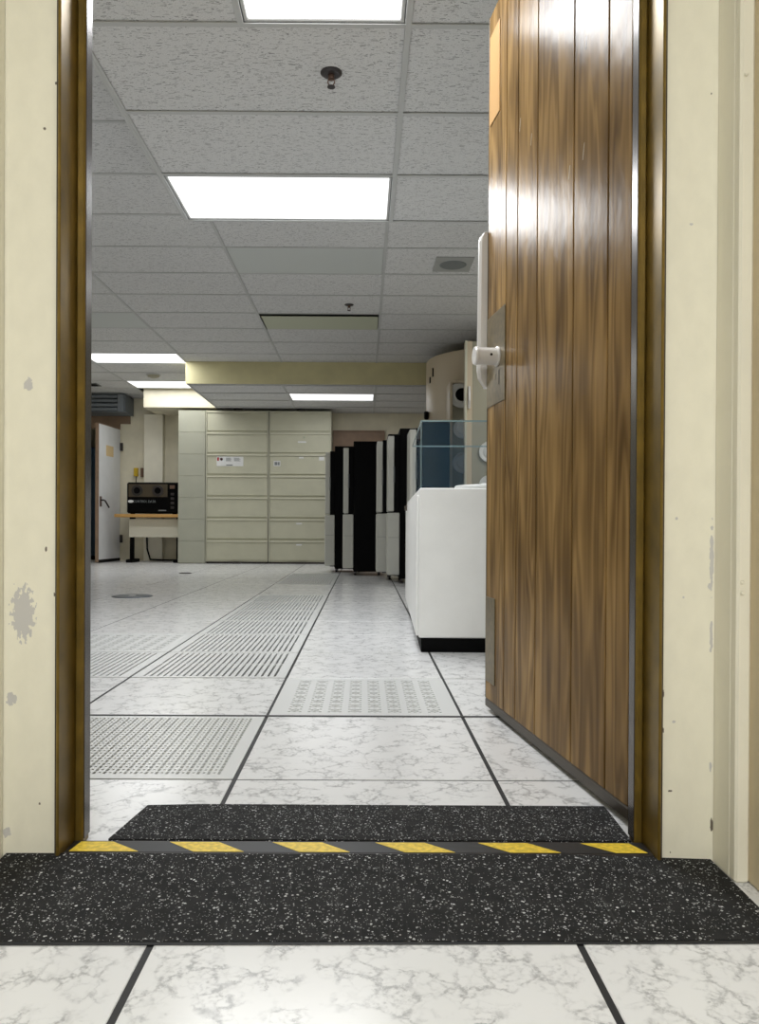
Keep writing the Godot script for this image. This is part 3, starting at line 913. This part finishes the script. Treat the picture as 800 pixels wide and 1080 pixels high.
func build_shelving() -> void:
	var f := 12.15
	var e := thing("shelving_end_panel", "grey beige panelled end of the shelving beside the tape machine", "cabinet", -2.68, 0.0, f + 0.2)
	B(e, "carcass", -2.89, -2.462, 0.0, 2.385, f + 0.015, f + 0.44, M.shelf_end, 0.004)
	for k in 7:
		B(e, "panel", -2.885, -2.470, 0.01 + k * 0.3385, 0.345 + k * 0.3385, f, f + 0.015, M.shelf_end, 0.002)
	var a := shelf_unit(-2.455, -1.49, "beige seven drawer shelving unit carrying the white and red sign")
	var b := shelf_unit(-1.478, -0.51, "beige seven drawer shelving unit next to the black cabinets")
	var ff := f + 0.004
	var sg := thing("notice_sign", "white sign with red emblem and grey text on the shelving", "sign", -2.08, 1.5, ff)
	B(sg, "plate", -2.29, -1.875, 1.515, 1.665, ff - 0.006, ff, M.sign, 0.001)
	B(sg, "red_bar", -2.28, -2.252, 1.60, 1.65, ff - 0.008, ff - 0.006, M.red, 0.0)
	var leaf := put(sg, "red_emblem", lathe_mesh(disc_profile(0.024, 0.002, 0.0005), 8, Basis(Vector3.RIGHT, -PI / 2)), M.red, Vector3(-2.215, 1.625, -ff + 0.006))
	leaf.rotation.z = 0.2
	for q in [[-2.145, -2.055], [-2.02, -1.92]]:
		for k in 4:
			B(sg, "text_line", q[0], q[1] - 0.02 * (k % 2), 1.595 + k * 0.014, 1.602 + k * 0.014, ff - 0.0075, ff - 0.006, M.ink, 0.0)
	B(sg, "text_line", -2.14, -2.04, 1.525, 1.54, ff - 0.0075, ff - 0.006, M.ink, 0.0)
	var l2 := thing("drawer_label", "small white grey label on the third drawer of the right shelving", "label", -1.355, 1.53, ff)
	B(l2, "card", -1.405, -1.30, 1.52, 1.60, ff - 0.004, ff, M.sign, 0.001)
	B(l2, "print", -1.39, -1.345, 1.535, 1.585, ff - 0.005, ff - 0.004, M.ink, 0.0)
	B(l2, "print", -1.338, -1.312, 1.535, 1.585, ff - 0.005, ff - 0.004, M.ink, 0.0)
	var dot := lathe_mesh(disc_profile(0.021, 0.003, 0.001), 16, Basis(Vector3.RIGHT, -PI / 2))
	for q in [[-0.93, 1.965, "green round sticker on the second drawer of the right shelving"], [-0.80, 1.655, "green round sticker on the third drawer of the right shelving"]]:
		var s := put(self, numbered("green_sticker"), dot, M.green, Vector3(q[0], q[1], -ff + 0.0))
		s.set_meta("label", q[2])
		s.set_meta("category", "sticker")
	for q in [[-1.03, -0.90, 1.885, "thin pale tag below the upper green sticker"], [-1.01, -0.94, 1.642, "thin grey tag on the third drawer of the right shelving"], [-0.70, -0.62, 1.61, "pale paper slip near the right end of the third drawer"], [-1.05, -0.96, 0.615, "thin grey tag on the sixth drawer of the right shelving"], [-1.05, -0.96, 0.285, "thin grey tag on the lowest drawer of the right shelving"]]:
		var s := B(self, numbered("drawer_tag"), q[0], q[1], q[2], q[2] + (0.06 if q[0] == -0.70 else 0.024), ff - 0.003, ff, M.sign, 0.0)
		s.set_meta("label", q[3])
		s.set_meta("category", "label")

# ------------------------------------------------------------------ tape machine on its table
func build_machine() -> void:
	var t := thing("side_table", "wooden topped table with a cream apron under the tape machine", "table", -3.4, 0.0, 12.6)
	B(t, "table_top", -3.90, -2.90, 0.715, 0.765, 12.22, 12.80, M.table_top, 0.006)
	B(t, "apron", -3.72, -2.92, 0.40, 0.69, 12.40, 12.43, M.table_white, 0.004)
	for x in [-3.72, -2.98]:
		B(t, "leg", x, x + 0.06, 0.05, 0.715, 12.44, 12.50, M.black, 0.004)
		B(t, "foot", x - 0.02, x + 0.08, 0.0, 0.05, 12.3, 12.72, M.black, 0.006)
	B(t, "bracket", -3.70, -3.62, 0.69, 0.715, 12.36, 12.42, M.black, 0.002)
	var c := put(self, "power_cable", tube_mesh([Vector3(-3.56, 0.60, -12.83), Vector3(-3.55, 0.2, -12.83), Vector3(-3.50, 0.03, -12.83), Vector3(-3.3, 0.02, -12.83), Vector3(-3.1, 0.02, -12.84), Vector3(-2.96, 0.02, -12.82)], 0.014, 8), M.black)
	c.set_meta("label", "black power cable trailing on the floor under the table")
	c.set_meta("category", "cable")
	var m := thing("tape_machine", "black reel to reel tape machine standing on the wooden table", "tape machine", -3.32, 0.765, 12.45)
	var f := 12.27
	B(m, "case", -3.725, -2.915, 0.78, 1.265, f + 0.02, f + 0.42, M.black, 0.02)
	B(m, "front_panel", -3.71, -2.93, 0.79, 1.252, f, f + 0.02, M.black_gloss, 0.006)
	B(m, "foot", -3.68, -3.62, 0.765, 0.78, f + 0.06, f + 0.12, M.black, 0.002)
	B(m, "foot", -3.02, -2.96, 0.765, 0.78, f + 0.06, f + 0.12, M.black, 0.002)
	B(m, "tape_window", -3.69, -3.08, 1.035, 1.235, f - 0.004, f, M.amber, 0.002)
	for q in [[-3.555, M.black, M.reel_brown], [-3.23, M.black_gloss, M.dark_metal]]:
		var r := put(m, "reel", lathe_mesh(disc_profile(0.088, 0.012, 0.003), 28, Basis(Vector3.RIGHT, PI / 2)), q[2], Vector3(q[0], 1.135, -f + 0.004))
		put(r, "hub", lathe_mesh(disc_profile(0.05, 0.008, 0.002), 20, Basis(Vector3.RIGHT, PI / 2)), q[1], Vector3(q[0], 1.135, -f + 0.016))
	put(m, "badge", lathe_mesh(disc_profile(0.03, 0.004, 0.001), 20, Basis(Vector3.RIGHT, PI / 2)), M.sign, Vector3(-3.655, 0.965, -f)).scale = Vector3(1.5, 0.75, 1.0)
	var tm := TextMesh.new()
	tm.text = "CONTROL DATA"
	tm.font_size = 16
	tm.pixel_size = 0.0031
	tm.depth = 0.003
	var fo := SystemFont.new()
	fo.font_names = PackedStringArray(["Droid Sans"])
	tm.font = fo
	put(m, "lettering", tm, M.ink, Vector3(-3.44, 0.963, -f + 0.002))
	B(m, "meter", -3.045, -2.965, 1.165, 1.22, f - 0.005, f, M.brass, 0.002)
	for k in 4:
		B(m, "button", -3.03, -2.975, 0.85 + k * 0.07, 0.89 + k * 0.07, f - 0.008, f, M.dark_metal, 0.003)
	B(m, "model_plate", -3.22, -3.10, 0.815, 0.832, f - 0.003, f, M.ink, 0.0)

# ------------------------------------------------------------------ row of computer cabinets
func rack(x: float, f: float, deep: float, label: String) -> void:
	var t := thing("computer_cabinet", label, "cabinet", x + 0.3, 0.0, f + 0.22, "computer cabinets in the receding row")
	B(t, "body", x + 0.125, x + deep, 0.06, 1.615, f, f + 0.46, M.black, 0.006)
	B(t, "front_frame", x + 0.066, x + 0.125, 0.075, 1.55, f + 0.008, f + 0.45, M.black, 0.004)
	var lo := B(t, "lower_door", x, x + 0.128, 0.085, 0.735, f - 0.004, f + 0.44, M.offwhite, 0.008)
	var up := B(t, "upper_door", x + 0.004, x + 0.068, 0.75, 1.535, f - 0.002, f + 0.44, M.offwhite, 0.006)
	B(up, "latch", x + 0.06, x + 0.075, 1.05, 1.22, f - 0.006, f + 0.02, M.ink, 0.003)
	B(lo, "seam", x + 0.01, x + 0.12, 0.475, 0.478, f - 0.0048, f - 0.004, M.ink, 0.0)
	for fx in [x + 0.15, x + deep - 0.06]:
		for fz in [f + 0.04, f + 0.42]:
			put(t, "caster", lathe_mesh(disc_profile(0.03, 0.026, 0.004), 16, Basis(Vector3(0, 0, 1), PI / 2)), M.dark_metal, Vector3(fx + 0.013, 0.03, -fz))
	B(t, "base", x + 0.13, x + deep - 0.02, 0.045, 0.06, f + 0.01, f + 0.44, M.black)

func build_racks() -> void:
	rack(-0.50, 10.0, 0.50, "black cabinet with off-white doors, farthest, half before the beige shelving")
	rack(-0.252, 9.4, 0.50, "black cabinet with the widest visible black side, second from the shelving")
	rack(0.14, 8.66, 0.46, "black cabinet with off-white doors, third from the beige shelving")
	rack(0.246, 8.14, 0.46, "tall black cabinet with off-white doors, fourth from the shelving")
	rack(0.437, 7.58, 0.395, "dark cabinet seen through the glass case, nearest of the row")

# ------------------------------------------------------------------ white console with glass case
func build_console() -> void:
	var x := 0.261
	var f := 3.675
	var t := thing("white_console", "long white cabinet on a black plinth behind the wooden door", "cabinet", x, 0.0, f)
	B(t, "body", x, x + 0.80, 0.068, 0.775, f, f + 2.05, M.console, 0.006)
	B(t, "plinth", x + 0.012, x + 0.79, 0.0, 0.068, f + 0.006, f + 2.04, M.black, 0.002)
	B(t, "side_cover", x - 0.012, x, 0.074, 0.742, f + 0.03, f + 2.0, M.console, 0.004)
	B(t, "handle", x - 0.03, x - 0.004, 0.70, 0.735, f + 1.62, f + 1.68, M.steel, 0.004)
	t.rotation_degrees.y = -1.6
	var g := thing("glass_case", "clear glass display case standing on the white cabinet", "display case", x, 0.7755, f)
	var y0 := 0.7755
	var y1 := 1.088
	B(g, "front_pane", x + 0.008, x + 0.79, y0, y1, f + 0.012, f + 0.018, M.glass, 0.0)
	B(g, "side_pane", x + 0.008, x + 0.014, y0, y1, f + 0.018, f + 1.17, M.glass, 0.0)
	B(g, "side_pane", x + 0.784, x + 0.79, y0, y1, f + 0.018, f + 1.17, M.glass, 0.0)
	B(g, "back_pane", x + 0.008, x + 0.79, y0, y1, f + 1.17, f + 1.176, M.glass, 0.0)
	B(g, "top_pane", x + 0.008, x + 0.79, y1, y1 + 0.006, f + 0.012, f + 1.176, M.glass, 0.0)
	B(g, "top_edge", x + 0.006, x + 0.792, y1 - 0.001, y1 + 0.0065, f + 0.0095, f + 0.0125, M.glass_edge, 0.0)
	B(g, "top_edge", x + 0.006, x + 0.792, y1 - 0.001, y1 + 0.0065, f + 1.1755, f + 1.179, M.glass_edge, 0.0)
	B(g, "top_edge", x + 0.005, x + 0.0085, y1 - 0.001, y1 + 0.0065, f + 0.012, f + 1.176, M.glass_edge, 0.0)
	B(g, "corner_edge", x + 0.006, x + 0.009, y0, y1, f + 0.009, f + 0.013, M.glass_edge, 0.0)
	g.rotation_degrees.y = -1.6
	var tr := thing("flat_reel_case", "flat round white tape reel case lying in the glass case", "reel case", x + 0.40, 0.7755, f + 0.42)
	put(tr, "base", lathe_mesh(disc_profile(0.17, 0.012, 0.004), 40), M.black, Vector3(x + 0.40, 0.7755, -f - 0.42))
	put(tr, "lid", lathe_mesh(disc_profile(0.185, 0.02, 0.006), 40), M.reel, Vector3(x + 0.40, 0.7875, -f - 0.42))
	put(tr, "hub", lathe_mesh(disc_profile(0.05, 0.012, 0.004), 24), M.reel, Vector3(x + 0.40, 0.8075, -f - 0.42))

# ------------------------------------------------------------------ tape silo and reels behind the console
func build_silo() -> void:
	var t := thing("tape_silo", "tall rounded beige cabinet rising behind the glass case", "cabinet", 1.56, 0.0, 9.35)
	put(t, "drum", lathe_mesh([[0.0, 0.0], [0.80, 0.0], [0.82, 0.02], [0.82, 2.55], [0.805, 2.565], [0.0, 2.565]], 72), M.silo, Vector3(1.56, 0, -9.35))
	B(t, "door_frame", 0.925, 0.955, 0.1, 2.17, 8.46, 8.95, M.silo, 0.004)
	B(t, "door_panel", 0.955, 1.10, 0.1, 2.17, 8.53, 8.9, M.silo_panel, 0.003)
	B(t, "door_panel_head", 0.955, 1.10, 2.15, 2.18, 8.46, 8.9, M.silo, 0.003)
	for q in [[0.79, 2.43, 0.10, 0.035], [0.765, 2.34, 0.07, 0.02]]:
		var an := acos((1.56 - q[0]) / 0.825)
		B(t, "vent_slot", q[0] - 0.004, q[0] + q[3], q[1] - q[2], q[1], 9.35 - 0.825 * sin(an) - 0.008, 9.35 - 0.825 * sin(an) + 0.05, M.black, 0.002)
	put(t, "side_knob", lathe_mesh(disc_profile(0.05, 0.05, 0.01), 20, Basis(Vector3(0, 0, 1), PI / 2)), M.black, Vector3(0.755, 1.9, -9.2))
	var p := thing("equipment_panel", "grey green equipment panel with a cream post beside the beige drum", "cabinet", 1.45, 0.0, 8.1)
	B(p, "panel", 1.10, 1.95, 0.0, 2.50, 8.02, 8.30, M.silo_panel, 0.004)
	B(p, "post", 1.025, 1.10, 0.0, 2.49, 7.97, 8.06, M.silo, 0.006)
	B(p, "post_edge", 1.02, 1.045, 0.0, 2.49, 7.945, 7.97, M.shelf_lip, 0.004)
	put(p, "latch", tube_mesh([Vector3(1.065, 1.80, -7.95), Vector3(1.065, 1.88, -7.93), Vector3(1.065, 2.02, -7.95)], 0.014, 8), M.white_metal)
	var reel := [[0.0, 0.0], [0.05, 0.0], [0.055, 0.012], [0.09, 0.012], [0.14, 0.008], [0.145, 0.014], [0.145, 0.028], [0.138, 0.034], [0.095, 0.026], [0.075, 0.036], [0.072, 0.036], [0.07, 0.02], [0.0, 0.02]]
	var rm := lathe_mesh(reel, 36, Basis(Vector3.RIGHT, PI / 2))
	var hub := lathe_mesh(disc_profile(0.07, 0.006, 0.001), 24, Basis(Vector3.RIGHT, PI / 2))
	for q in [[1.06, 2.03, 8.527, 1.0, "white tape reel with a dark centre, topmost by the cream post"], [1.075, 1.66, 8.527, 0.72, "white tape reel half hidden by the post, second from top"], [1.08, 1.29, 8.527, 0.8, "white tape reel half hidden by the post, lowest of three"], [1.285, 1.36, 8.015, 0.75, "white tape reel on the grey green panel by the wooden door edge"], [1.28, 1.02, 8.015, 0.7, "white tape reel low on the grey green panel"]]:
		var o := thing("tape_reel", q[4], "tape reel", q[0], q[1], q[2], "white tape reels hung behind the glass case")
		var r := put(o, "flange", rm, M.reel, Vector3(q[0], q[1], -q[2]))
		var h := put(o, "hub", hub, M.black if q[3] == 1.0 else M.reel, Vector3(q[0], q[1], -q[2] + 0.031))
		o.scale = Vector3(q[3], q[3], q[3])

# ------------------------------------------------------------------ small ceiling and floor fittings
func build_fittings() -> void:
	for q in [[-0.14, LOW, 3.16, "chrome sprinkler head under the lowered ceiling tiles near the door"], [-0.15, HIGH, 7.44, "small dark sprinkler head beside the slipped ceiling panel"]]:
		var t := thing("sprinkler_head", q[3], "sprinkler", q[0], q[1], q[2], "ceiling sprinkler heads")
		var y: float = q[1] + 0.005
		put(t, "escutcheon", lathe_mesh([[0.0, 0.0], [0.044, 0.0], [0.044, -0.003], [0.034, -0.010], [0.022, -0.012], [0.0, -0.012]], 28), M.dark_metal, Vector3(q[0], y, -q[2]))
		put(t, "body", lathe_mesh([[0.013, -0.012], [0.013, -0.028], [0.008, -0.030], [0.0, -0.030]], 16), M.brass, Vector3(q[0], y, -q[2]))
		for s in [-1, 1]:
			put(t, "yoke_arm", tube_mesh([Vector3(s * 0.011, -0.026, 0), Vector3(s * 0.014, -0.040, 0), Vector3(s * 0.004, -0.056, 0)], 0.0026, 6), M.brass, Vector3(q[0], y, -q[2]))
		put(t, "deflector", lathe_mesh([[0.0, -0.056], [0.016, -0.056], [0.0165, -0.0585], [0.0, -0.0585]], 18), M.dark_metal, Vector3(q[0], y, -q[2]))
	var g := thing("ceiling_speaker", "square grey ceiling speaker grille near the door edge", "speaker", 0.70, HIGH, 6.27)
	B(g, "plate", 0.555, 0.855, HIGH - 0.004, HIGH + 0.005, 6.10, 6.44, M.grey_plate, 0.002)
	put(g, "grille", lathe_mesh([[0.0, -0.012], [0.05, -0.0115], [0.10, -0.009], [0.108, -0.004], [0.0, -0.004]], 32), M.ink, Vector3(0.705, HIGH, -6.27))
	var sm := thing("smoke_detector", "round pale smoke detector between the two far left ceiling lights", "smoke detector", -2.95, HIGH, 10.95)
	put(sm, "base", lathe_mesh([[0.0, 0.005], [0.10, 0.005], [0.10, -0.008], [0.0, -0.008]], 28), M.bar, Vector3(-2.95, HIGH, -10.95))
	put(sm, "dome", lathe_mesh([[0.085, -0.008], [0.075, -0.03], [0.03, -0.045], [0.0, -0.046]], 28), M.silo_panel, Vector3(-2.95, HIGH, -10.95))
	var vt := thing("ceiling_vent", "small dark ceiling vent above the grey air unit", "vent", -4.1, HIGH, 11.75)
	B(vt, "frame", -4.25, -3.98, HIGH - 0.006, HIGH + 0.005, 11.62, 11.86, M.ink, 0.002)
	B(vt, "slot", -4.23, -4.0, HIGH - 0.009, HIGH - 0.006, 11.66, 11.82, M.black, 0.001)
	var fd := thing("floor_outlet_cover", "round blue grey floor outlet cover on the left floor tiles", "floor cover", -1.92, 0.0, 6.5)
	put(fd, "plate", lathe_mesh([[0.0, 0.0005], [0.165, 0.0005], [0.165, 0.004], [0.16, 0.006], [0.0, 0.006]], 40), M.disc, Vector3(-1.92, 0, -6.5))
	put(fd, "lid", lathe_mesh([[0.0, 0.006], [0.03, 0.006], [0.03, 0.009], [0.0, 0.009]], 20), M.white_metal, Vector3(-1.92, 0, -6.5))
	var f2 := thing("floor_grommet", "small dark oval floor grommet in front of the shelving end panel", "floor cover", -2.2, 0.0, 9.65)
	put(f2, "ring", lathe_mesh([[0.0, 0.0005], [0.075, 0.0005], [0.075, 0.006], [0.06, 0.008], [0.0, 0.008]], 28), M.dark_metal, Vector3(-2.2, 0, -9.65))

# ------------------------------------------------------------------ main
func _ready() -> void:
	# camera
	var cam := Camera3D.new()
	cam.name = "camera"
	add_child(cam)
	var F := 823.4982
	var right := Vector3(0.99997987, 0.00509992, 0.00377495)
	var down := Vector3(0.00508132, -0.99997499, 0.00491926)
	var fwd := Vector3(0.00379995, -0.00489998, -0.99998078)
	cam.transform = Transform3D(Basis(right, -down, -fwd).orthonormalized(), Vector3(0, 0.5929, 0))
	var near := 0.05
	cam.set_frustum(near * 1080.0 / F, Vector2((400.0 - 386.4562) / F * near, (559.0404 - 540.0) / F * near), near, 60.0)
	cam.current = true
	# environment
	var we := WorldEnvironment.new()
	we.name = "environment"
	var e := Environment.new()
	e.background_mode = Environment.BG_COLOR
	e.background_color = Color(0, 0, 0)
	e.tonemap_mode = Environment.TONE_MAPPER_LINEAR
	e.tonemap_exposure = 1.08
	e.sdfgi_enabled = true
	e.ssao_enabled = true
	e.ssil_enabled = true
	we.environment = e
	add_child(we)
	materials()
	# ceiling lights
	var lf := 2.8548
	var hf := 3.4832
	ceiling_light("bright ceiling light cut by the top of the picture", -0.4564, 0.1532, lf - W, lf, LOW, 1.9)
	ceiling_light("large bright ceiling light in the lowered ceiling near the door", -1.066, 0.1532, lf + 2 * W, lf + 3 * W, LOW, 3.3)
	ceiling_light("far ceiling light above the beige shelving", -1.066, 0.1532, lf + 13 * W, lf + 14 * W, LOW, 1.1)
	ceiling_light("long ceiling light at far left, nearer of two", -3.5044, -2.2852, hf + 10 * W, hf + 11 * W, HIGH, 2.3)
	ceiling_light("ceiling light at far left, beside the cream beam", -3.5044, -2.2852, hf + 13 * W, hf + 14 * W, HIGH, 0.9)
	ceiling_light("ceiling light on the right, behind the wooden door leaf", 1.3724, 2.5916, hf + 5 * W, hf + 6 * W, HIGH, 1.5)
	ceiling_light("ceiling light of the room on the camera side, above the photographer", -0.61, 0.61, -2.3, -1.69, 2.585, 7.8)
	build_floor()
	build_ceilings()
	build_doorway()
	build_room_walls()
	build_shelving()
	build_racks()
	build_console()
	build_silo()
	build_machine()
	build_fittings()
